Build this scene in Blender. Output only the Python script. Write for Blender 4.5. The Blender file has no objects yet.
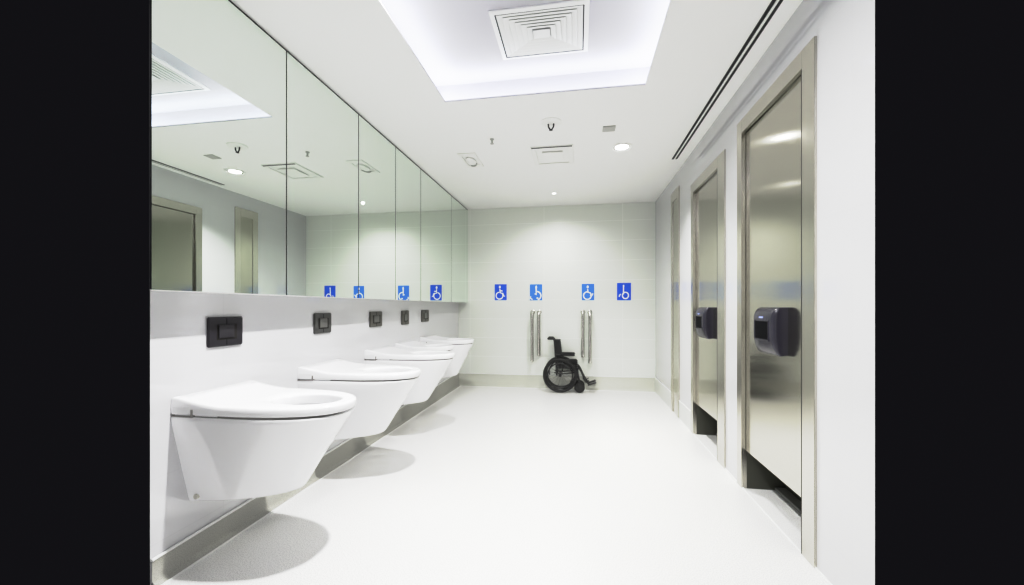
import bpy, bmesh, math, random
from mathutils import Vector, Matrix
random.seed(7)
sc = bpy.context.scene
col = sc.collection
PI = math.pi

# ------------------------------------------------------------------ dimensions
XL, XM, XR = -1.814, -1.665, 1.081       # left wall, mirror face, right wall
ZC, D = 2.696, 5.93                      # ceiling height, back wall
ZM = 1.27                                # underside of the mirror cabinets
YL, YR = 1.441, 1.676                    # where the photographed side walls begin
YB = -0.7                                # wall behind the camera
CX0, CX1, CY0, CY1 = -0.958, 0.446, 0.3, 2.80   # ceiling cove opening
ZT = 2.90                                # cove top
DXP = XR + 0.015                          # face of the steel door leaves

# ------------------------------------------------------------------ materials
def new_mat(name, color, rough=0.5, metal=0.0, spec=0.5, emit=None, estr=0.0, coat=0.0):
    m = bpy.data.materials.new(name); m.use_nodes = True
    b = m.node_tree.nodes['Principled BSDF']
    b.inputs['Base Color'].default_value = (*color, 1)
    b.inputs['Roughness'].default_value = rough
    b.inputs['Metallic'].default_value = metal
    b.inputs['Specular IOR Level'].default_value = spec
    b.inputs['Coat Weight'].default_value = coat
    b.inputs['Coat Roughness'].default_value = 0.03
    if emit:
        b.inputs['Emission Color'].default_value = (*emit, 1)
        b.inputs['Emission Strength'].default_value = estr
    return m

def tile_mat(name, axes, tile, seam, bw, bh, ox, oz, rough=0.06):
    m = new_mat(name, tile, rough)
    nt = m.node_tree; n = nt.nodes; l = nt.links; b = n['Principled BSDF']
    tc = n.new('ShaderNodeTexCoord'); sp = n.new('ShaderNodeSeparateXYZ'); cb = n.new('ShaderNodeCombineXYZ')
    l.new(tc.outputs['Object'], sp.inputs[0])
    ax = n.new('ShaderNodeMath'); ax.operation = 'ADD'; ax.inputs[1].default_value = ox
    az = n.new('ShaderNodeMath'); az.operation = 'ADD'; az.inputs[1].default_value = oz
    l.new(sp.outputs[axes[0]], ax.inputs[0]); l.new(sp.outputs['Z'], az.inputs[0])
    l.new(ax.outputs[0], cb.inputs[0]); l.new(az.outputs[0], cb.inputs[1])
    br = n.new('ShaderNodeTexBrick'); br.offset = 0.0; br.squash = 1.0
    br.inputs['Scale'].default_value = 1.0
    br.inputs['Brick Width'].default_value = bw; br.inputs['Row Height'].default_value = bh
    br.inputs['Mortar Size'].default_value = 0.003; br.inputs['Mortar Smooth'].default_value = 0.2
    t2 = tuple(c * 0.985 for c in tile)
    br.inputs['Color1'].default_value = (*tile, 1); br.inputs['Color2'].default_value = (*t2, 1)
    br.inputs['Mortar'].default_value = (*seam, 1)
    l.new(cb.outputs[0], br.inputs['Vector']); l.new(br.outputs['Color'], b.inputs['Base Color'])
    ns = n.new('ShaderNodeTexNoise'); ns.inputs['Scale'].default_value = 1.6; ns.inputs['Detail'].default_value = 1
    bp = n.new('ShaderNodeBump'); bp.inputs['Strength'].default_value = 0.05; bp.inputs['Distance'].default_value = 0.02
    l.new(tc.outputs['Object'], ns.inputs['Vector']); l.new(ns.outputs['Fac'], bp.inputs['Height'])
    l.new(bp.outputs['Normal'], b.inputs['Normal'])
    return m

def speckle_mat(name, a, bcol, rough, scale=260, spec=0.35):
    m = new_mat(name, a, rough, spec=spec)
    nt = m.node_tree; n = nt.nodes; l = nt.links; b = n['Principled BSDF']
    tc = n.new('ShaderNodeTexCoord'); ns = n.new('ShaderNodeTexNoise')
    ns.inputs['Scale'].default_value = scale; ns.inputs['Detail'].default_value = 2
    cr = n.new('ShaderNodeValToRGB')
    cr.color_ramp.elements[0].position = 0.36; cr.color_ramp.elements[0].color = (*bcol, 1)
    cr.color_ramp.elements[1].position = 0.56; cr.color_ramp.elements[1].color = (*a, 1)
    l.new(tc.outputs['Object'], ns.inputs['Vector']); l.new(ns.outputs['Fac'], cr.inputs[0])
    l.new(cr.outputs[0], b.inputs['Base Color'])
    return m

ANI = 0.0
def steel_mat(name, color, rough, stretch=(1.2, 1.2, 160)):
    m = new_mat(name, color, rough, metal=1.0)
    nt = m.node_tree; n = nt.nodes; l = nt.links; b = n['Principled BSDF']
    tc = n.new('ShaderNodeTexCoord'); mp = n.new('ShaderNodeMapping'); mp.inputs['Scale'].default_value = stretch
    ns = n.new('ShaderNodeTexNoise'); ns.inputs['Scale'].default_value = 1.0; ns.inputs['Detail'].default_value = 3
    mr = n.new('ShaderNodeMapRange')
    mr.inputs['To Min'].default_value = rough * 0.75; mr.inputs['To Max'].default_value = rough * 1.3
    l.new(tc.outputs['Object'], mp.inputs[0]); l.new(mp.outputs[0], ns.inputs['Vector'])
    l.new(ns.outputs['Fac'], mr.inputs['Value']); l.new(mr.outputs[0], b.inputs['Roughness'])
    tg = n.new('ShaderNodeTangent'); tg.axis = 'Z'; b.inputs['Anisotropic'].default_value = .7; b.inputs['Anisotropic Rotation'].default_value = ANI
    l.new(tg.outputs[0], b.inputs['Tangent'])
    mx = n.new('ShaderNodeMix'); mx.data_type = 'RGBA'
    mx.inputs['A'].default_value = (*[c * 0.94 for c in color], 1); mx.inputs['B'].default_value = (*[min(1, c * 1.05) for c in color], 1)
    l.new(ns.outputs['Fac'], mx.inputs['Factor']); l.new(mx.outputs['Result'], b.inputs['Base Color'])
    # the large sheets are never quite flat
    n2 = n.new('ShaderNodeTexNoise'); n2.inputs['Scale'].default_value = 2.2; n2.inputs['Detail'].default_value = 0
    bp = n.new('ShaderNodeBump'); bp.inputs['Strength'].default_value = 0.06; bp.inputs['Distance'].default_value = 0.02
    l.new(tc.outputs['Object'], n2.inputs['Vector']); l.new(n2.outputs['Fac'], bp.inputs['Height'])
    l.new(bp.outputs['Normal'], b.inputs['Normal'])
    return m

M = {}
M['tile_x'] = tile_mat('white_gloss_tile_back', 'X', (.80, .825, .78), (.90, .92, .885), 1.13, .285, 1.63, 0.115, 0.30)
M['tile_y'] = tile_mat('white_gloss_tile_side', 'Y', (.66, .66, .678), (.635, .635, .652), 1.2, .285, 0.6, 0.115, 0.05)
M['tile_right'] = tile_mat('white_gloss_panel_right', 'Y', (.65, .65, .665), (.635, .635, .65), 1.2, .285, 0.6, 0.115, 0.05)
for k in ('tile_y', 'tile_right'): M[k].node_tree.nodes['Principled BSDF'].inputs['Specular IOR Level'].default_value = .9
M['ceil'] = new_mat('ceiling_paint', (.90, .90, .895), 0.7, spec=.2)
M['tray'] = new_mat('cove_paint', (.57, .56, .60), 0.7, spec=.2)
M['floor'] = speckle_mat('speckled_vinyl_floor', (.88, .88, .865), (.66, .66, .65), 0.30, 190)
M['base'] = speckle_mat('speckled_vinyl_cove_shaded', (.46, .46, .425), (.35, .35, .32), 0.45, 240)  # left skirting: same vinyl, darkened for the shade under the toilets
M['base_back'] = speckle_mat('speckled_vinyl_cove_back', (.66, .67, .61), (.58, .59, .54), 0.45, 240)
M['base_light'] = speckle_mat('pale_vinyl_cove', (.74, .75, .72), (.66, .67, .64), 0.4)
M['bead'] = new_mat('white_cove_bead', (.86, .87, .86), 0.35)
M['steel'] = steel_mat('brushed_stainless', (.52, .507, .45), 0.13)
M['steel_frame'] = new_mat('brushed_frame_stainless', (.58, .565, .515), 0.24, metal=1)
M['chrome'] = new_mat('satin_chrome', (.62, .61, .58), 0.16, metal=1)
M['mirror'] = new_mat('mirror_glass', (.84, .895, .845), 0.0, metal=1)
M['dark'] = new_mat('black_laminate', (.012, .012, .014), 0.6, spec=.1)
M['gap'] = new_mat('shadow_gap', (.03, .028, .026), 0.7, spec=.1)
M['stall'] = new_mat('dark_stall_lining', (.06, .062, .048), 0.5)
M['kerb_strip'] = new_mat('grey_kerb_shade', (.22, .22, .21), 0.5)
M['ceramic'] = new_mat('white_ceramic', (.87, .87, .885), 0.07, coat=.3)
M['seat'] = new_mat('white_seat_plastic', (.90, .90, .915), 0.16)
M['housing'] = new_mat('white_housing_plastic', (.80, .80, .81), 0.25)
M['gap_filler'] = new_mat('dark_gap_filler', (.30, .29, .28), 0.6)
M['beige'] = new_mat('beige_cap', (.58, .57, .52), 0.5)
M['plate_black'] = new_mat('black_flush_plastic', (.018, .016, .022), 0.32)
M['button_black'] = new_mat('black_flush_button', (.024, .022, .028), 0.30)
M['plate_grey'] = new_mat('grey_flush_plastic', (.065, .065, .062), 0.34)
M['button_grey'] = new_mat('grey_flush_button', (.15, .15, .14), 0.34)
M['plate_olive'] = new_mat('warm_grey_flush_plastic', (.10, .096, .082), 0.38)
M['disp'] = new_mat('charcoal_plastic', (.030, .028, .042), 0.24)
M['disp_dark'] = new_mat('black_recess', (.003, .003, .004), 0.6, spec=.05)
M['led'] = new_mat('bluish_indicator', (.35, .40, .75), 0.25)
M['blue'] = new_mat('sign_blue', (.015, .12, .80), 0.4)
M['blue_light'] = new_mat('sign_light_blue', (.055, .25, .86), 0.4)
M['sign_white'] = new_mat('sign_white', (.90, .91, .95), 0.5)
M['rubber'] = new_mat('black_rubber', (.012, .012, .012), 0.55)
M['black_metal'] = new_mat('black_painted_tube', (.018, .018, .018), 0.3)
M['black_cloth'] = new_mat('black_upholstery', (.014, .014, .015), 0.75)
M['spoke'] = new_mat('grey_spokes', (.30, .30, .29), 0.35, metal=.7)
M['vent'] = new_mat('vent_enamel', (.78, .78, .76), 0.5)
M['vent_grey'] = new_mat('vent_shade', (.42, .42, .42), 0.7)
M['vent_dark'] = new_mat('vent_void', (.012, .012, .014), 0.7)
M['fix_white'] = new_mat('fixture_white', (.86, .86, .85), 0.4)
M['fix_grey'] = new_mat('fixture_grey', (.50, .50, .49), 0.5)
M['lens'] = new_mat('lamp_lens', (.9, .9, .9), 0.3, emit=(1, .99, .95), estr=14)
M['lens_soft'] = new_mat('lamp_lens_soft', (.9, .9, .9), 0.3, emit=(1, .99, .97), estr=3.0)
M['strip'] = new_mat('cove_led', (.9, .9, .9), 0.3, emit=(.80, .86, 1), estr=3)

# ------------------------------------------------------------------ mesh helpers
class MB:
    def __init__(s): s.v = []; s.f = []; s.mi = []
    def add(s, verts, faces, mi=0):
        o = len(s.v); s.v += [tuple(p) for p in verts]
        s.f += [tuple(i + o for i in f) for f in faces]; s.mi += [mi] * len(faces); return s
    def quad(s, a, b, c, d, mi=0): return s.add([a, b, c, d], [(0, 1, 2, 3)], mi)
    def box(s, x0, x1, y0, y1, z0, z1, mi=0):
        v = [(x0,y0,z0),(x1,y0,z0),(x1,y1,z0),(x0,y1,z0),(x0,y0,z1),(x1,y0,z1),(x1,y1,z1),(x0,y1,z1)]
        return s.add(v, [(0,3,2,1),(4,5,6,7),(0,1,5,4),(1,2,6,5),(2,3,7,6),(3,0,4,7)], mi)
    def rings(s, rings, close=True, cap0=False, cap1=False, mi=0):
        n = len(rings[0]); o = len(s.v)
        for r in rings: s.v += [tuple(p) for p in r]
        for i in range(len(rings) - 1):
            for j in range(n if close else n - 1):
                k = (j + 1) % n
                s.f.append((o+i*n+j, o+i*n+k, o+(i+1)*n+k, o+(i+1)*n+j)); s.mi.append(mi)
        if cap0: s.f.append(tuple(o + j for j in reversed(range(n)))); s.mi.append(mi)
        if cap1: s.f.append(tuple(o + (len(rings)-1)*n + j for j in range(n))); s.mi.append(mi)
        return s
    def tube(s, pts, r, n=10, closed=False, mi=0):
        pts = [Vector(p) for p in pts]; m = len(pts); rr = r if isinstance(r, (list, tuple)) else [r]*m
        rings = []; up = None
        for i, p in enumerate(pts):
            if closed: t = pts[(i+1) % m] - pts[i-1]
            else: t = pts[min(i+1, m-1)] - pts[max(i-1, 0)]
            t.normalize()
            if up is None:
                up = Vector((0,0,1)) if abs(t.z) < .9 else Vector((0,1,0))
            a = t.cross(up)
            if a.length < 1e-5: a = t.cross(Vector((1,0,0)))
            a.normalize(); b = a.cross(t).normalized(); up = b
            rings.append([p + a*rr[i]*math.cos(2*PI*j/n) + b*rr[i]*math.sin(2*PI*j/n) for j in range(n)])
        if closed: rings.append(rings[0])
        return s.rings(rings, True, not closed, not closed, mi)
    def lathe(s, prof, c=(0,0,0), axis='Z', n=28, cap0=False, cap1=False, mi=0, sx=1, sy=1):
        rings = []
        for r, h in prof:
            ring = []
            for j in range(n):
                a = 2*PI*j/n; u, w = r*math.cos(a)*sx, r*math.sin(a)*sy
                q = {'Z': (u, w, h), 'Y': (u, h, w), 'X': (h, u, w)}[axis]
                ring.append((c[0]+q[0], c[1]+q[1], c[2]+q[2]))
            rings.append(ring)
        return s.rings(rings, True, cap0, cap1, mi)
    def build(s, name, mats, parent=None, smooth=None, bevel=0.0, seg=2):
        me = bpy.data.meshes.new(name); me.from_pydata(s.v, [], s.f)
        mats = mats if isinstance(mats, (list, tuple)) else [mats]
        for m in mats: me.materials.append(m)
        for p, i in zip(me.polygons, s.mi): p.material_index = i
        bm = bmesh.new(); bm.from_mesh(me)
        bmesh.ops.remove_doubles(bm, verts=bm.verts, dist=1e-6)
        bmesh.ops.recalc_face_normals(bm, faces=bm.faces)
        if bevel:
            es = [e for e in bm.edges if len(e.link_faces) == 2 and e.calc_face_angle(0) > .6]
            bmesh.ops.bevel(bm, geom=es, offset=bevel, segments=seg, affect='EDGES', clamp_overlap=True)
        if smooth is not None:
            for f in bm.faces: f.smooth = True
            for e in bm.edges:
                if len(e.link_faces) == 2 and e.calc_face_angle(0) > smooth: e.smooth = False
        bm.to_mesh(me); bm.free()
        o = bpy.data.objects.new(name, me); col.objects.link(o)
        if parent is not None: o.parent = parent
        return o

def tag(o, label=None, cat=None, group=None, kind=None):
    if label: o['label'] = label
    if cat: o['category'] = cat
    if group: o['group'] = group
    if kind: o['kind'] = kind
    return o
def empty(name, loc=(0,0,0), rz=0, **k):
    o = bpy.data.objects.new(name, None); o.empty_display_size = .1
    col.objects.link(o); o.location = loc; o.rotation_euler = (0, 0, rz); tag(o, **k); return o
def copy_tree(o, parent=None):
    c = o.copy(); col.objects.link(c)
    if parent is not None: c.parent = parent
    for ch in list(o.children): copy_tree(ch, c)
    return c
def struct(o, label, cat): return tag(o, label, cat, kind='structure')

# ------------------------------------------------------------------ room shell
XS = 1.37                                  # back of the shallow stall lining
b = MB(); b.quad((XL, YB, 0), (XR, YB, 0), (XR, D, 0), (XL, D, 0))
for ya, yb in ((2.142, 2.868), (3.335, 4.005)): b.quad((XR, ya, 0), (XS, ya, 0), (XS, yb, 0), (XR, yb, 0))
struct(b.build('floor', M['floor']), 'pale speckled vinyl floor, blown white in the middle', 'floor')

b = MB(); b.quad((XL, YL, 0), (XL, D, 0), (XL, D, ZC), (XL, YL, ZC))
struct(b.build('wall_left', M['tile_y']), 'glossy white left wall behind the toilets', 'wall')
b = MB(); b.quad((XL, D, 0), (XR, D, 0), (XR, D, ZC), (XL, D, ZC))
struct(b.build('wall_back', M['tile_x']), 'white tiled back wall with four blue signs', 'wall')
b = MB(); b.quad((XL, YB, 0), (XR, YB, 0), (XR, YB, ZC), (XL, YB, ZC))
struct(b.build('wall_front', M['ceil']), 'plain white wall behind the viewer', 'wall')

DOORS = [  # outer y0,y1,ztop, inner y0,y1,ztop, undercut
    (2.038, 2.945, 2.445, 2.142, 2.868, 2.355, .25),
    (3.184, 4.082, 2.372, 3.335, 4.005, 2.285, .29),
]
b = MB(); y = YR
for d in DOORS:
    b.quad((XR, y, 0), (XR, d[3], 0), (XR, d[3], ZC), (XR, y, ZC))
    b.quad((XR, d[3], d[5]), (XR, d[4], d[5]), (XR, d[4], ZC), (XR, d[3], ZC))
    y = d[4]
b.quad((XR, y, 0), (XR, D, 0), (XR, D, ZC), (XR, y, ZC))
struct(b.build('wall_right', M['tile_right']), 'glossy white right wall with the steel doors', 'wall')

# ceiling with a lit cove
b = MB(); Y0 = YB
b.quad((XL, Y0, ZC), (CX0, Y0, ZC), (CX0, D, ZC), (XL, D, ZC))
b.quad((CX1, Y0, ZC), (XR, Y0, ZC), (XR, D, ZC), (CX1, D, ZC))
b.quad((CX0, Y0, ZC), (CX1, Y0, ZC), (CX1, CY0, ZC), (CX0, CY0, ZC))
b.quad((CX0, CY1, ZC), (CX1, CY1, ZC), (CX1, D, ZC), (CX0, D, ZC))
ceil = struct(b.build('ceiling', M['ceil']), 'white plaster ceiling with a lit recessed tray', 'ceiling')
b = MB(); e, lz = .15, ZC + .010          # ledge behind the lip
x0, x1, y0, y1 = CX0, CX1, CY0, CY1
for (ax, ay), (bx, by), (ox, oy) in (((x0,y0),(x1,y0),(0,-e)), ((x1,y0),(x1,y1),(e,0)), ((x1,y1),(x0,y1),(0,e)), ((x0,y1),(x0,y0),(-e,0))):
    b.quad((ax,ay,ZC), (bx,by,ZC), (bx,by,lz), (ax,ay,lz))
E4 = [(x0-e,y0-e), (x1+e,y0-e), (x1+e,y1+e), (x0-e,y1+e)]; I4 = [(x0,y0),(x1,y0),(x1,y1),(x0,y1)]
for i in range(4):
    j = (i+1) % 4
    b.quad((*I4[i], lz), (*I4[j], lz), (*E4[j], lz), (*E4[i], lz))
    b.quad((*E4[i], lz), (*E4[j], lz), (*E4[j], ZT), (*E4[i], ZT))
b.quad(*[(*p, ZT) for p in E4])
tag(b.build('ceiling_tray', M['tray'], ceil), 'recessed tray washed by bluish white light')

# skirting: coved vinyl, with a pale bead along its top
def skirt(name, path, hts, nrm, mat, label):
    b = MB(); t = .010
    for i in range(len(path)-1):
        (xa, ya), (xb, yb) = path[i], path[i+1]; ha, hb = hts[i], hts[i+1]
        tz = .010 if nrm[0] < 0 else .045
        pr = [(tz, 0.001), (min(.022, tz), .008), (min(t, tz), .024), (t, None), (0, None)]
        ra = [(xa+nrm[0]*o, ya+nrm[1]*o, ha if z is None else z) for o, z in pr]
        rb = [(xb+nrm[0]*o, yb+nrm[1]*o, hb if z is None else z) for o, z in pr]
        b.rings([ra, rb], close=False)
    o = struct(b.build(name, mat, smooth=.9), label, 'baseboard')
    b = MB()
    b.tube([(path[0][0]+nrm[0]*.008, path[0][1]+nrm[1]*.008, hts[0]+.004), (path[-1][0]+nrm[0]*.008, path[-1][1]+nrm[1]*.008, hts[-1]+.004)], .007, 6)
    b.build('top_bead', M['bead'], o, smooth=1)
    b = MB()
    b.tube([(path[0][0]+nrm[0]*tz, path[0][1]+nrm[1]*tz, .0005), (path[-1][0]+nrm[0]*tz, path[-1][1]+nrm[1]*tz, .0005)], .006, 6)
    b.build('floor_bead', M['bead'], o, smooth=1)
    return o
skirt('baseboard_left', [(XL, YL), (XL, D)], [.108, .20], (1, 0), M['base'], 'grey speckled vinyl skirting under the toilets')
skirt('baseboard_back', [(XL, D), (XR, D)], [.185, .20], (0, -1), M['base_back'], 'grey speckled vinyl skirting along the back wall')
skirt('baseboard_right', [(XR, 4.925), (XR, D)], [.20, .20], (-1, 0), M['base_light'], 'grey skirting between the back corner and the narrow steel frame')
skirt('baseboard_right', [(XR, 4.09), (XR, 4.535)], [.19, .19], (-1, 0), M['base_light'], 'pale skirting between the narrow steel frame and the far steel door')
b = MB(); b.tube([(XR-.004, YR, .002), (XR-.004, 4.1, .002)], .006, 6)
struct(b.build('trim_1', M['bead'], smooth=1), 'white sealant line between floor and right wall', 'trim')

# ------------------------------------------------------------------ steel doors
def steel_door(name, d, label):
    oy0, oy1, ozt, iy0, iy1, izt, cut = d
    r = struct(empty(name, (XR, (oy0+oy1)/2, 0)), label, 'door')
    o = Vector((XR, (oy0+oy1)/2, 0))
    def L(mb): mb.v = [tuple(Vector(p) - o) for p in mb.v]; return mb
    f = .012
    b = MB()
    b.box(XR-f, XR+.001, oy0, iy0, 0.001, ozt); b.box(XR-f, XR+.001, iy1, oy1, 0.001, ozt); b.box(XR-f, XR+.001, iy0, iy1, izt, ozt)
    b.box(XR+.0005, XR+.022, iy0-.004, iy0, 0.001, izt); b.box(XR+.0005, XR+.022, iy1, iy1+.004, 0.001, izt); b.box(XR+.0005, XR+.022, iy0, iy1, izt, izt+.004)
    L(b).build('door_frame', M['steel_frame'], r, bevel=.0015)
    b = MB(); b.box(DXP, DXP+.03, iy0+.006, iy1-.006, cut, izt-.006)
    L(b).build('door_leaf', M['steel'], r, bevel=.002)
    b = MB(); b.box(XR-.0115, DXP+.02, iy0+.0002, iy0+.007, .002, izt); b.box(DXP+.006, DXP+.02, iy1-.006, iy1, cut, izt); b.box(DXP+.006, DXP+.02, iy0, iy1, izt-.006, izt)
    L(b).build('door_gap_shade', M['gap'], r)  # dark strips stand in for the shaded gap around the leaf
    b = MB(); X1 = XR+.255
    b.quad((X1, iy0, 0), (X1, iy1, 0), (X1, iy1, izt), (X1, iy0, izt))
    b.quad((XR+.022, iy1, 0), (X1, iy1, 0), (X1, iy1, izt), (XR+.022, iy1, izt))
    b.quad((XR+.022, iy0, 0), (X1, iy0, 0), (X1, iy0, izt), (XR+.022, iy0, izt))
    b.quad((XR+.022, iy0, izt), (X1, iy0, izt), (X1, iy1, izt), (XR+.022, iy1, izt))
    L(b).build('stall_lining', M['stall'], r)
    b = MB(); b.box(XR+.19, X1-.002, iy0+.002, iy1-.002, 0.0005, .02)  # low grey strip stands in for a shadow on the stall floor
    L(b).build('kerb_shade', M['kerb_strip'], r)
    return r
steel_door('door_1', DOORS[0], 'tall brushed steel door nearest the viewer, with a large dispenser')
steel_door('door_2', DOORS[1], 'brushed steel door in the middle of the right wall')
# narrow one by the back corner: a closed panel in a frame
r = struct(empty('door_3', (XR, 4.73, 0)), 'narrow steel door frame nearest the back corner', 'door')
b = MB(); b.box(-.014, .001, -.187, -.10, .001, 2.51); b.box(-.014, .001, .10, .187, .001, 2.51); b.box(-.014, .001, -.10, .10, 2.40, 2.51)
b.build('door_frame', M['steel_frame'], r, bevel=.0015)
b = MB(); b.box(-.008, .001, -.10, .10, .22, 2.40); b.build('door_leaf', M['steel'], r)
b = MB(); b.box(-.004, .001, -.10, .10, .001, .22); b.build('kick_plate', M['chrome'], r)

# ------------------------------------------------------------------ dispensers on the doors
def dispenser(loc):
    r = empty('hand_towel_dispenser', loc)
    W, Hh = .250, .262
    def sect(k, ins):                       # profile out from the door against height: rounded top, tapering foot
        zt, zb = Hh/2 - ins, -Hh/2 + ins
        return [(-.0, zb+.004), (-k*.50, zb), (-k*.68, zb+.010), (-k*.86, zb+.040), (-k*.96, zb+.075), (-k, zb+.10), (-k, zt-.062), (-k*.97, zt-.045), (-k*.88, zt-.024), (-k*.70, zt-.007), (-k*.5, zt), (-.0, zt)]
    rings = []
    for t, k, ins in ((-1, .054, .006), (-.99, .060, .002), (-.96, .066, 0), (-.90, .0715, 0), (-.8, .074, 0), (-.3, .075, 0), (.3, .075, 0), (.86, .075, 0), (.93, .072, .002), (.97, .066, .006), (.99, .058, .013), (1, .048, .02)):
        rings.append([(x, t*W/2, z) for x, z in sect(k, ins)])
    b = MB().rings(rings, True, True, True); b.build('casing', M['disp'], r, smooth=.6)
    b = MB(); b.box(-.0757, -.070, -.072, .090, -.048, .056); b.build('opening', M['disp_dark'], r, bevel=.003)
    b = MB()
    b.rings([[(x_, y_, z_) for y_, z_ in q] for x_, q in ((-.0748, ((-.080, -.056), (.098, -.056), (.098, .064), (-.080, .064))), (-.0772, ((-.078, -.054), (.096, -.054), (.096, .062), (-.078, .062))), (-.0772, ((-.074, -.050), (.092, -.050), (.092, .058), (-.074, .058))), (-.0752, ((-.072, -.048), (.090, -.048), (.090, .056), (-.072, .056))))])
    b.build('opening_rim', M['disp'], r)
    b = MB(); b.box(-.0765, -.070, -.012, .040, .068, .080); b.build('indicator', M['led'], r, bevel=.002)
    b = MB(); b.box(-.004, .002, -W/2+.006, W/2-.006, -Hh/2+.004, Hh/2-.004); b.build('back_plate', M['disp_dark'], r)
    return r
d1 = dispenser((DXP, 2.452, 1.068)); tag(d1, 'large charcoal dispenser on the steel door nearest the viewer', 'dispenser', 'dispensers on the steel doors')
d2 = copy_tree(d1); d2.location = (DXP, 3.640, 1.068); d2['label'] = 'smaller looking charcoal dispenser on the middle steel door'

# ------------------------------------------------------------------ mirror cabinets
ys = [1.325, 2.07, 2.84, 3.47, 4.07, 5.12, D]
lab = ['mirror panel nearest the viewer, above the black flush plate', 'mirror panel second from the viewer, above the second toilet',
       'third mirror panel from the viewer, above the third toilet', 'fourth mirror panel from the viewer, above the fourth flush plate',
       'fifth mirror panel from the viewer, next to last', 'last narrow looking mirror panel against the back wall']
for i in range(6):
    a, c = ys[i], ys[i+1] - (.0 if i == 5 else .0)
    o = Vector((XL, (a+c)/2, ZM)); g = .004
    r = empty('mirror_cabinet', o, label=lab[i], cat='mirror', group='row of mirrored wall cabinets')
    def L(mb): mb.v = [tuple(Vector(p) - o) for p in mb.v]; return mb
    b = MB(); X0, X1, Z0, Z1 = XL+.001, XM-.006, ZM, ZC-.002
    a2 = a + .125 if i == 0 else a
    b.add([(X0,a2,Z0),(X1,a,Z0),(X1,c,Z0),(X0,c,Z0),(X0,a2,Z1),(X1,a,Z1),(X1,c,Z1),(X0,c,Z1)], [(0,3,2,1),(4,5,6,7),(0,1,5,4),(1,2,6,5),(2,3,7,6),(3,0,4,7)])
    b.mi[0] = 1                              # pale underside
    L(b).build('carcass', [M['dark'], M['fix_white']], r)
    b = MB(); b.box(XM-.005, XM, a+g, c-g, ZM, ZC-.016)
    L(b).build('mirror_glass', M['mirror'], r)

# ------------------------------------------------------------------ flush plates
def flush_plate(y0, y1, z0, z1, pm, bm_, label):
    w, h = (y1-y0)/2, (z1-z0)/2
    r = empty('flush_plate', (XL, (y0+y1)/2, (z0+z1)/2), label=label, cat='flush plate', group='flush plates above the toilets')
    b = MB(); b.box(-.001, .014, -w, w, -h, h); b.build('plate', pm, r, bevel=.005, seg=3)
    b = MB(); b.box(.0135, .0152, -w*.55, w*.6, -h*.55, h*.5); b.build('button_surround', M['gap'], r)
    b = MB(); b.box(.014, .020, -w*.50, w*.42, -h*.46, h*.50); b.build('button', bm_, r, bevel=.003)
    b = MB(); b.box(.0138, .0146, -.003, .003, -h*.92, -h*.55); b.build('seam', M['dark'], r)
    b = MB(); b.box(.0138, .0146, -.003, .003, h*.5, h*.92); b.build('seam', M['dark'], r)
flush_plate(1.703, 1.911, .999, 1.150, M['plate_black'], M['button_black'], 'wide black flush plate above the nearest toilet')
flush_plate(2.511, 2.703, 1.014, 1.158, M['plate_grey'], M['button_grey'], 'dark grey flush plate above the second toilet')
flush_plate(3.263, 3.480, 1.024, 1.161, M['plate_olive'], M['button_grey'], 'warm grey flush plate above the third toilet')
flush_plate(3.907, 4.080, 1.017, 1.165, M['plate_olive'], M['button_grey'], 'small grey flush plate second from the back wall')
flush_plate(4.442, 4.663, 1.028, 1.167, M['plate_olive'], M['button_grey'], 'small grey flush plate nearest the back wall')

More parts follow.
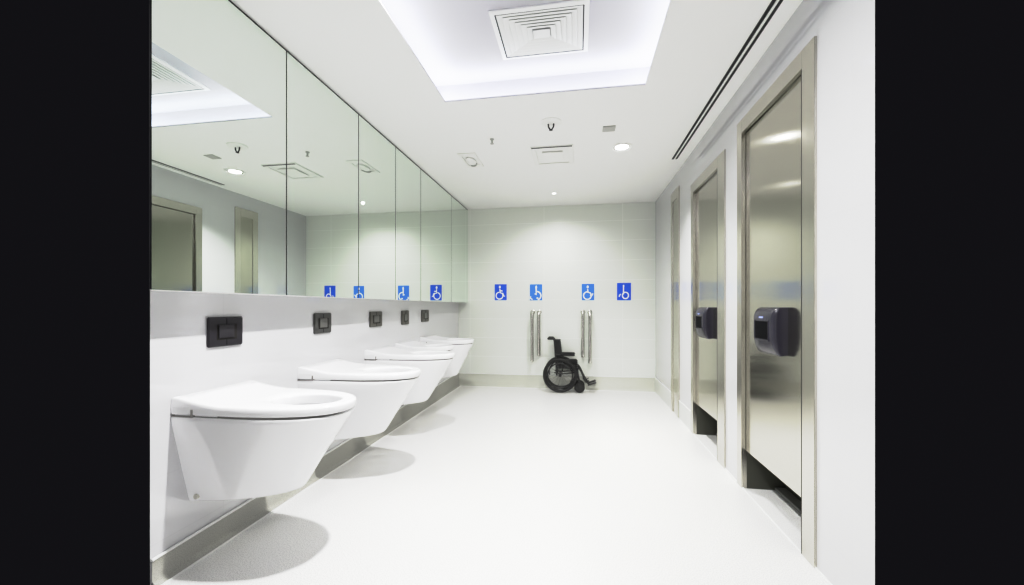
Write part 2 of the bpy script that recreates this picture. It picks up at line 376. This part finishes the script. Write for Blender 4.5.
# ------------------------------------------------------------------ toilets
HC, HA, HB = .535, .172, .112            # opening in the seat
def dline(Lx, w, frac=.42, p=2.35, ns=10, nf=40, nb=10):
    Ls = Lx*frac; pts = []
    for i in range(ns): pts.append((Ls*i/ns, -w))
    for i in range(nf+1):
        t = -PI/2 + PI*i/nf; c, s_ = math.cos(t), math.sin(t)
        pts.append((Ls + (Lx-Ls)*abs(c)**(2/p), w*math.copysign(abs(s_)**(2/p), s_)))
    for i in range(ns): pts.append((Ls*(1-(i+1)/ns), w))
    for i in range(1, nb): pts.append((0, w - 2*w*i/nb))
    return pts
def ell(pt, a, bb):
    t = math.atan2((pt[1])/bb, (pt[0]-HC)/a); return (HC + a*math.cos(t), bb*math.sin(t))
def make_toilet():
    r = empty('wall_hung_toilet')
    zb = 0.0; ZR = .428                    # local z: 0 at the underside, rim above
    # bowl: outer shell, rim and basin in one continuous skin
    prof = [(0.0, .482, .128), (.003, .500, .133), (.012, .512, .137), (.03, .525, .141), (.08, .556, .152), (.15, .597, .167), (.22, .639, .182), (.30, .686, .199), (.36, .720, .212), (.40, .742, .219), (.420, .752, .221), (.428, .748, .218)]
    rings = []
    for z, Lx, w in prof:
        t = z/.428
        rings.append([(x, y, z + .040*(1-t)*x/.45) for x, y in dline(Lx, w, .26+.16*t, 2.05+.5*t)])
    b = MB(); b.rings(rings, True, True, False)
    top = dline(.748, .218)
    inner = []
    for dz, a, bb in ((.428, .180, .130), (.420, .176, .126), (.36, .165, .118), (.28, .135, .095), (.22, .085, .06), (.20, .03, .025)):
        inner.append([(*ell(p, a, bb), dz) for p in top])
    b.rings([[(x, y, .428) for x, y in top]] + inner, True, False, True)
    b.build('bowl', M['ceramic'], r, smooth=.7)
    # dark filler painted in for the shaded gap under the seat
    g = dline(.742, .211); b = MB()
    gi = [(HC+(p[0]-HC)*.95, p[1]*.95) for p in g]
    b.rings([[(x, y, .4285) for x, y in g], [(x, y, .4425) for x, y in g], [(x, y, .4425) for x, y in gi], [(x, y, .4285) for x, y in gi], [(x, y, .4285) for x, y in g]])
    b.build('gap_filler', M['gap_filler'], r)
    # seat: ring with an oval opening, rising to a broad shoulder at the wall
    out = dline(.768, .222, frac=.36, p=2.4)
    def rise(x):
        t = max(0, min(1, (x-.02)/.25)); t = 1-(1-t)**1.6; return .036*(1-t)
    def rowz(fr, z, under=False, inset=0.0):
        row = []
        for p in out:
            q = ell(p, HA, HB); dx, dy = q[0]-p[0], q[1]-p[1]; ln = math.hypot(dx, dy); k = fr + inset/ln
            x, y = p[0]+dx*k, p[1]+dy*k
            row.append((max(x, .001), y, z if under else z + rise(x)))
        return row
    S0, S1 = .438, .478
    rows = [rowz(0, S0, True, .004), rowz(0, S0+.008, True, 0), rowz(0, S1-.012), rowz(0, S1-.004, inset=.004), rowz(0, S1, inset=.013)]
    rows += [rowz(f, S1+.001) for f in (.2, .4, .6, .8)]
    rows += [rowz(.93, S1-.001), rowz(.985, S1-.006), rowz(1.0, S1-.013), rowz(1.0, .4285, True), rowz(.93, .4285, True), rowz(.90, S0, True), rowz(.5, S0, True), rowz(0, S0, True, .004)]
    b = MB(); b.rings(rows); b.build('seat', M['seat'], r, smooth=.9)
    # housing block at the wall, with the hinge recess in its side
    b = MB(); b.box(.001, .110, -.2235, .2235, .4285, .4815); b.build('hinge_housing', M['housing'], r, bevel=.010, seg=3)
    b = MB(); b.box(.108, .118, -.2242, .2242, .4285, .462); b.box(.001, .116, -.2242, .2242, .4265, .4305); b.build('housing_seam', M['gap_filler'], r)
    b = MB(); b.box(.118, .24, -.214, .214, .4285, .4425); b.build('hinge_arm', M['seat'], r, bevel=.003)
    for s in (-1, 1):
        b = MB(); b.lathe([(.0001, s*.1515), (.011, s*.1515), (.012, s*.1465), (.012, s*.13)], (.052, 0, .035), 'Y', 18)
        b.build('fixing_cap', M['beige'], r, smooth=.6)
    return r
t0 = make_toilet()
spots = [(1.752, .279, .972), (2.575, .294, .975), (3.405, .318, .95), (3.985, .325, .69), (4.625, .338, .75)]
tl = ['large white toilet nearest the viewer, under the black flush plate', 'second white toilet from the viewer, under the dark grey flush plate',
      'third white toilet from the viewer, middle of the row', 'white toilet mostly hidden behind the third one', 'farthest white toilet, next to the back wall']
for i, (yy, zz, sx) in enumerate(spots):
    o = t0 if i == 0 else copy_tree(t0)
    o.location = (XL, yy, zz); o.scale = (sx, 1, 1)
    tag(o, tl[i], 'toilet', 'row of wall hung toilets')

# ------------------------------------------------------------------ signs on the back wall
def strokes(paths, w, discs):
    b = MB()
    for k, p in enumerate(paths):
        yo = -.0045 - .0006*k
        n = len(p)
        L_, R_ = [], []
        for i in range(n):
            a, c = p[max(i-1, 0)], p[min(i+1, n-1)]
            tx, tz = c[0]-a[0], c[1]-a[1]; ln = math.hypot(tx, tz) or 1
            nx, nz = -tz/ln*w/2, tx/ln*w/2
            L_.append((p[i][0]+nx, yo, p[i][1]+nz)); R_.append((p[i][0]-nx, yo, p[i][1]-nz))
        b.rings([L_, R_], close=False)
    for (cx, cz, rx, rz) in discs:
        b.add([(cx+rx*math.cos(2*PI*j/18), -.0072, cz+rz*math.sin(2*PI*j/18)) for j in range(18)], [tuple(range(18))])
    return b
def arc(cx, cz, r, a0, a1, n=20, rz=None):
    rz = rz or r
    return [(cx+r*math.cos(math.radians(a0+(a1-a0)*i/n)), cz+rz*math.sin(math.radians(a0+(a1-a0)*i/n))) for i in range(n+1)]
def sign(x0, x1, z0, z1, mat, paths, w, discs, label):
    r = empty('wheelchair_sign', ((x0+x1)/2, D, (z0+z1)/2), label=label, cat='sign', group='blue signs on the back wall')
    hw, hh = (x1-x0)/2, (z1-z0)/2
    b = MB(); b.box(-hw, hw, -.004, -.0005, -hh, hh); b.build('board', mat, r)
    strokes(paths, w, discs).build('symbol', M['sign_white'], r)
sign(-1.245, -1.063, 1.307, 1.545, M['blue'], [arc(-.018, -.052, .052, 95, 400), [(-.012, .052), (-.008, -.01), (.034, -.016), (.052, -.062), (.066, -.058)], [(-.012, .022), (.03, .018)]], .017, [(-.012, .078, .016, .022)], 'leftmost blue wheelchair sign on the back wall')
sign(-.712, -.527, 1.303, 1.540, M['blue_light'], [[(.004, .095), (.004, -.01)], arc(.012, -.05, .062, 100, -75, 16), [(-.02, -.026), (.008, -.022), (.0, -.04)], [(-.078, -.06), (-.082, -.09), (-.05, -.108)], [(.008, -.088), (.035, -.085)]], .019, [(.004, .072, .013, .03)], 'light blue wheelchair sign above the left pair of rails')
sign(.050, .230, 1.302, 1.540, M['blue_light'], [arc(-.008, -.052, .055, 80, 400), [(-.004, .04), (.0, -.004), (.036, -.014), (.055, -.06), (.072, -.02)], [(.03, -.05), (.07, -.035)]], .018, [(-.004, .074, .015, .022)], 'blue wheelchair sign above the right pair of rails')
sign(.552, .745, 1.300, 1.548, M['blue'], [[(-.006, .092), (-.008, -.04)], arc(.02, -.055, .042, 180, 540, 24, .046), [(-.068, -.075), (-.06, -.05), (-.045, -.035)]], .018, [(-.006, .082, .012, .016)], 'rightmost blue sign with a ring shaped symbol')

# ------------------------------------------------------------------ grab rails
def rail(x, zb, zt, out, label, pair):
    r = empty('grab_rail', (x, D, zb), label=label, cat='grab rail', group=pair)
    h = zt - zb
    b = MB(); b.tube([(0, -out, .02)] + [(0, -out, h-.04)] + [(0, -out + .05*(1-math.cos(t)), h-.04+.04*math.sin(t)) for t in (PI/8, PI/4, 3*PI/8, PI/2)] + [(0, -.004, h)], .024, 14)
    b.build('rail_tube', M['chrome'], r, smooth=.8)
    b = MB(); b.lathe([(.0001, -.0004), (.034, -.0004), (.034, -.006), (.026, -.012), (.0001, -.012)], (0, 0, h), 'Y', 20); b.build('wall_flange', M['chrome'], r, smooth=.6)
    b = MB(); b.lathe([(.0001, -.012), (.016, -.008), (.025, .004), (.026, .016), (.020, .026), (.0001, .027)], (0, -out, .006), 'Z', 20); b.build('end_cap', M['chrome'], r, smooth=.6)
    b = MB(); b.tube([(0, -out, .018), (0, -.004, .018)], .011, 10); b.build('lower_bracket', M['chrome'], r, smooth=.8)
rail(-.668, .40, 1.125, .10, 'longer left rail of the left pair, left of the wheelchair', 'left pair of steel rails')
rail(-.570, .485, 1.125, .075, 'shorter right rail of the left pair, just behind the wheelchair back', 'left pair of steel rails')
rail(.068, .480, 1.128, .075, 'shorter left rail of the right pair, above the wheelchair footrest', 'right pair of steel rails')
rail(.168, .395, 1.128, .10, 'longer right rail of the right pair, right of the wheelchair', 'right pair of steel rails')

# ------------------------------------------------------------------ wheelchair (side on, facing right)
WY = 5.775
wc = empty('wheelchair', (-.250, WY, 0), label='compact black wheelchair facing right against the back wall', cat='wheelchair')
HW = .125
def wheel(y):
    s = 1 if y > 0 else -1
    w = MB(); w.lathe([(.208, -.014), (.226, -.020), (.238, -.012), (.242, 0), (.238, .012), (.226, .020), (.208, .014), (.203, 0), (.208, -.014)], (0, y, .243), 'Y', 56)
    o = w.build('large_wheel', M['rubber'], wc, smooth=.9)
    w = MB(); w.lathe([(.196, -.006), (.206, -.009), (.206, .009), (.196, .006), (.196, -.006)], (0, y, .243), 'Y', 48); w.build('rim', M['black_metal'], o, smooth=.6)
    w = MB(); w.tube([(.172*math.cos(2*PI*i/48), y+s*.030, (.243)+.172*math.sin(2*PI*i/48)) for i in range(48)], .009, 8, True)
    for k in range(6):
        a = 2*PI*k/6+.3; w.tube([(.172*math.cos(a), y+s*.030, (.243)+.172*math.sin(a)), (.205*math.cos(a), y+s*.006, .243+.205*math.sin(a))], .004, 6)
    w.build('hand_rim', M['black_metal'], o, smooth=.8)
    w = MB()
    for k in range(18):
        a = 2*PI*k/18; a2 = a + (.18 if k % 2 else -.18)
        w.tube([(.02*math.cos(a2), y + (.012 if k % 2 else -.012), .243+.02*math.sin(a2)), (.198*math.cos(a), y, .243+.198*math.sin(a))], .0013, 5)
    w.build('spokes', M['spoke'], o)
    w = MB(); w.lathe([(.0001, -.022), (.020, -.022), (.022, -.014), (.022, .014), (.020, .022), (.0001, .022)], (0, y, .243), 'Y', 20); w.build('hub', M['black_metal'], o, smooth=.6)
wheel(-HW); wheel(HW)
for s in (-1, 1):
    y = s*(HW-.028)
    # side frame
    b = MB()
    b.tube([(-.050, y, .235), (-.060, y, .40), (-.078, y, .66), (-.084, y, .73), (-.102, y, .752), (-.13, y, .755)], .010, 8)      # back cane
    b.tube([(-.06, y, .385), (.19, y, .385), (.235, y, .375), (.265, y, .345), (.285, y, .31), (.325, y, .225), (.365, y, .145)], .010, 8)   # seat rail, front bend, leg tube
    b.tube([(-.086, y, .275), (.0, y, .262), (.15, y, .275), (.235, y, .295), (.255, y, .35)], .009, 8)
    b.tube([(.235, y, .30), (.250, y, .22), (.262, y, .175)], .011, 8)
    b.tube([(.03, y, .34), (.035, y, .52)], .008, 8); b.tube([(-.065, y, .53), (.04, y, .53)], .009, 8)
    b.build('side_frame', M['black_metal'], wc, smooth=.9)
    b = MB(); b.tube([(-.105, y, .7545), (-.12, y, .755), (-.172, y, .755), (-.180, y, .755)], [.015, .017, .017, .012], 10); b.build('push_handle', M['rubber'], wc, smooth=.9)
    b = MB(); b.box(.0, .205, y-.020, y+.020, .515, .545); b.build('armrest', M['black_cloth'], wc, bevel=.009, seg=3, smooth=.9)
    b = MB(); b.box(-.03, .235, y+s*.012, y+s*.016, .335, .385); b.build('skirt_guard', M['black_cloth'], wc)
    # caster
    c = MB(); c.lathe([(.045, -.014), (.066, -.014), (.072, -.008), (.073, 0), (.072, .008), (.066, .014), (.045, .014), (.045, -.014)], (.268, y, .0735), 'Y', 28)
    co = c.build('caster_wheel', M['rubber'], wc, smooth=.7)
    c = MB(); c.lathe([(.0001, -.010), (.046, -.008), (.046, .008), (.0001, .010)], (.268, y, .0735), 'Y', 24); c.build('caster_hub', M['black_metal'], co, smooth=.7)
    c = MB()
    for q in (-1, 1): c.tube([(.268, y+q*.019, .0735), (.262, y+q*.019, .12), (.262, y+q*.012, .165)], .006, 6)
    c.box(.248, .276, y-.020, y+.020, .155, .170); c.build('caster_fork', M['black_metal'], co, smooth=.6)
    # footrest
    f = MB()
    f.tube([(.345, y, .19), (.385, y, .13), (.42, y, .115)], .008, 8)
    f.tube([(.315, y, .215), (.345, y, .15), (.40, y, .18)], .006, 8)
    v = [(.385, -.02), (.505, -.02), (.505, .055), (.385, .055)]
    dx, dz = math.cos(.35), math.sin(.35)
    pl = []
    for t in (0, .014):
        for (px, py) in v: pl.append((.385 + (px-.385)*dx - t*dz, y - s*py, .105 + (px-.385)*dz + t*dx))
    f.add(pl, [(0,3,2,1),(4,5,6,7),(0,1,5,4),(1,2,6,5),(2,3,7,6),(3,0,4,7)])
    f.build('footrest', M['black_metal'], wc, smooth=.6)
b = MB(); yb = HW-.04
b.box(-.055, .240, -yb, yb, .390, .455); b.build('seat', M['black_cloth'], wc, bevel=.014, seg=3, smooth=.9)
b = MB()
b.rings([[(-.085+o, -yb, z), (-.015+o, -yb, z), (-.005+o, 0, z), (-.015+o, yb, z), (-.085+o, yb, z)] for z, o in ((.44, .035), (.46, .036), (.55, .026), (.70, .008), (.725, .004), (.735, .007))], True, True, True)
b.build('backrest', M['black_cloth'], wc, smooth=.9)
b = MB()
b.tube([(.02, -yb, .27), (.05, yb, .405)], .007, 8); b.tube([(.02, yb, .27), (.05, -yb, .405)], .007, 8); b.tube([(0, -HW+.01, .243), (0, HW-.01, .243)], .008, 8)
b.build('cross_brace', M['black_metal'], wc, smooth=.9)

# ------------------------------------------------------------------ ceiling fittings
# big four-way air diffuser in the cove
r = empty('ceiling_diffuser', (-.222, 2.465, ZT), label='large square air diffuser with nested louvres in the lit tray', cat='air vent')
hx, hy = .285, .225
def sqr(ix, iy, z): return [(-ix, -iy, z), (ix, -iy, z), (ix, iy, z), (-ix, iy, z)]
b = MB(); b.rings([sqr(hx, hy, -.001), sqr(hx, hy, -.010), sqr(hx-.028, hy-.024, -.014), sqr(hx-.028, hy-.024, -.001)]); b.build('frame', M['fix_white'], r)
b = MB(); b.quad(*sqr(hx-.027, hy-.023, -.0015)); b.build('void', M['vent_grey'], r)
b = MB(); b.rings([sqr(hx-.0275, hy-.0235, -.013), sqr(hx-.033, hy-.029, -.013)]); b.build('gap_line', M['vent_dark'], r)
for k in range(6):
    t = k/6.0
    ax, ay = (hx-.036)*(1-t)+.055*t, (hy-.031)*(1-t)+.040*t
    t2 = (k+1.05)/6.0
    bx, by = (hx-.036)*(1-t2)+.055*t2, (hy-.031)*(1-t2)+.040*t2
    b = MB(); b.rings([sqr(ax, ay, -.012), sqr(ax-.004, ay-.004, -.0135), sqr(bx, by, -.006), sqr(bx, by, -.003), sqr(ax, ay, -.010), sqr(ax, ay, -.012)]); b.build('louvre', M['vent'], r)
b = MB(); b.box(-.055, .055, -.040, .040, -.014, -.008); b.build('centre_plate', M['vent'], r, bevel=.003)

# smaller square exhaust panel
r = empty('exhaust_panel', (-.245, 3.945, ZC), label='white square exhaust panel on the ceiling past the lit tray', cat='air vent')
hx, hy = .198, .235
b = MB(); b.rings([sqr(hx, hy, -.0005), sqr(hx, hy, -.010), sqr(hx-.045, hy-.05, -.016), sqr(hx-.045, hy-.05, -.008)], True, False, True); b.build('frame', M['fix_white'], r)
b = MB(); b.box(-hx+.01, hx-.01, -hy+.004, -hy+.024, -.0125, -.006); b.build('air_slot', M['vent_dark'], r)
b = MB(); b.box(-.10, .10, -.12, .12, -.022, -.010); b.build('cover_plate', M['fix_white'], r, bevel=.004)

# linear slot diffuser along the right of the ceiling
r = empty('slot_air_vent', (.958, 2.62, ZC), label='long black twin slot air diffuser along the right of the ceiling', cat='air vent')
for s in (-1, 1):
    b = MB(); b.box(s*.017-.0095, s*.017+.0095, -1.66, 1.63, -.003, -.0005); b.build('slot', M['vent_dark'], r)
b = MB(); b.box(-.0065, .0065, -1.66, 1.63, -.006, -.0005); b.build('divider', M['fix_white'], r)

# downlights
def downlight(name, x, y, rad, lens, label, tilt=False):
    r = empty(name, (x, y, ZC), label=label, cat='ceiling light')
    b = MB(); b.lathe([(rad, -.0005), (rad, -.006), (rad*.86, -.010), (rad*.78, -.004)], n=36); b.build('bezel', M['fix_white'], r, smooth=.6)
    b = MB(); b.lathe([(rad*.80, -.0042), (rad*.62, -.0030), (rad*.60, -.0025)], n=32); b.build('reflector', M['chrome'], r, smooth=.8)
    b = MB(); b.lathe([(rad*.62, -.0032), (.0001, -.0050)], n=28); b.build('lens', lens, r, smooth=.8)
    return r
downlight('downlight', .402, 3.853, .098, M['lens'], 'bright round downlight on the ceiling right of the exhaust panel')
downlight('downlight', -.313, 5.259, .035, M['lens'], 'small bright spotlight on the ceiling nearest the back wall')

# square gimbal lamp, not lit
r = empty('gimbal_lamp', (-1.075, 3.945, ZC), label='square unlit gimbal lamp on the ceiling beside the mirrors', cat='ceiling light')
b = MB(); b.rings([sqr(.088, .19, -.0005), sqr(.088, .19, -.007), sqr(.060, .135, -.008), sqr(.060, .135, -.0015)], True, False, True); b.build('frame', M['fix_white'], r)
b = MB(); b.lathe([(.050, -.0018), (.050, -.016), (.040, -.019), (.0001, -.019)], n=28, sy=1.9); b.build('lamp_head', M['fix_white'], r, smooth=.6)
b = MB(); b.tube([(.05*math.cos(a), .118*math.sin(a), -.021) for a in [math.radians(d) for d in range(20, 130, 10)]], .006, 6); b.build('shadow_ring', M['fix_grey'], r)

# sprinkler with rosette
r = empty('ceiling_sprinkler', (-.217, 3.239, ZC), label='ceiling sprinkler with a white rosette and dark head', cat='sprinkler')
b = MB(); b.lathe([(.085, -.0005), (.083, -.006), (.055, -.014), (.02, -.016), (.0001, -.016)], n=32); b.build('rosette', M['fix_white'], r, smooth=.6)
b = MB(); b.tube([(-.022, 0, -.014), (-.020, 0, -.040), (-.006, 0, -.062)], .006, 8); b.tube([(.022, 0, -.014), (.020, 0, -.040), (.006, 0, -.062)], .006, 8); b.lathe([(.0001, -.060), (.013, -.060), (.015, -.066), (.0001, -.068)], n=16); b.build('head', M['disp'], r, smooth=.6)
r = empty('ceiling_sprinkler', (-.756, 3.481, ZC), label='tiny grey sprinkler head left of the rosette', cat='sprinkler')
b = MB(); b.lathe([(.020, -.0005), (.020, -.006), (.008, -.010), (.008, -.038), (.016, -.040), (.016, -.045), (.0001, -.046)], n=16); b.build('head', M['fix_grey'], r, smooth=.6)
# small grey plate
r = empty('ceiling_plate', (.254, 3.435, ZC), label='small grey rectangular plate on the ceiling near the bright downlight', cat='plate')
b = MB(); b.box(-.052, .052, -.052, .052, -.006, -.0005); b.build('plate', M['fix_grey'], r, bevel=.002)
b = MB(); b.box(-.040, .040, -.040, .040, -.0075, -.005); b.build('plate_face', M['fix_grey'], r, bevel=.001)
# ------------------------------------------------------------------ light
w = bpy.data.worlds.new('dark_surroundings'); sc.world = w; w.use_nodes = True
w.node_tree.nodes['Background'].inputs[0].default_value = (.0076, .0073, .0092, 1)
w.node_tree.nodes['Background'].inputs[1].default_value = 1.0
def light(name, typ, loc, energy, color=(1, 1, 1), rot=(0, 0, 0), **k):
    L = bpy.data.lights.new(name, typ); L.energy = energy; L.color = color
    for a, v in k.items(): setattr(L, a, v)
    o = bpy.data.objects.new(name, L); o.location = loc; o.rotation_euler = rot; col.objects.link(o); return o
blue = (.86, .90, 1.0)
zc = lz + .012; xm, ym = (CX0+CX1)/2, (CY0+CY1)/2
Lx, Ly = CX1-CX0+.2, CY1-CY0+.2
for (x, y, sx, sy) in ((CX0-.07, ym, .04, Ly), (CX1+.07, ym, .04, Ly), (xm, CY1+.07, Lx, .04), (xm, CY0-.07, Lx, .04)):
    light('cove_light', 'AREA', (x, y, zc), 2.7*max(sx, sy), blue, (PI, 0, 0), shape='RECTANGLE', size=sx, size_y=sy)
light('key_light', 'AREA', (-.54, 1.66, 2.86), 74, (1, .99, .98), (0, 0, 0), shape='DISK', size=.08, spread=math.radians(158))
for x, y in ((.35, -.2), (-.9, -.2)):  # fill lamps added behind the camera, no fittings there
    light('near_fill_lamp', 'AREA', (x, y, ZC-.01), 5, (1, .99, .98), (0, 0, 0), shape='DISK', size=.18)
light('wall_spot', 'SPOT', (-.313, 5.259, ZC-.02), 52, (1, .985, .95), (0, 0, 0), spot_size=2.7, spot_blend=1.0, shadow_soft_size=.02)
light('downlight_lamp', 'AREA', (.402, 3.853, ZC-.012), 23, (1, .985, .95), (0, 0, 0), shape='DISK', size=.14, spread=math.radians(112))

# ------------------------------------------------------------------ camera
F, TH, CYP = 400.0, .164, 307.2
cam = bpy.data.cameras.new('camera'); co = bpy.data.objects.new('camera', cam); col.objects.link(co)
co.location = (0, 0, 1.2); co.rotation_euler = (PI/2, 0, TH)
cam.sensor_fit = 'HORIZONTAL'; cam.sensor_width = 36; cam.lens = F*36/1024
cam.shift_x = 0; cam.shift_y = (CYP-292.5)/1024
cam.clip_start = .05
sc.camera = co
sc.view_settings.view_transform = 'Standard'
sc.view_settings.look = 'None'
sc.view_settings.exposure = 0; sc.view_settings.gamma = 1
# the photograph's soft highlight roll-off
sc.view_settings.use_curve_mapping = True
cm = sc.view_settings.curve_mapping
cm.white_level = (3, 3, 3)
cv = cm.curves[3]
for x, y in ((.05, .125), (.10, .285), (.15, .50), (.20, .67), (.28, .775), (.36, .84), (.53, .945), (.75, .985)): cv.points.new(x, y)
cm.update()
sc.cycles.max_bounces = 12; sc.cycles.diffuse_bounces = 3; sc.cycles.glossy_bounces = 6
sc.cycles.use_denoising = True
sc.cycles.sample_clamp_indirect = 6
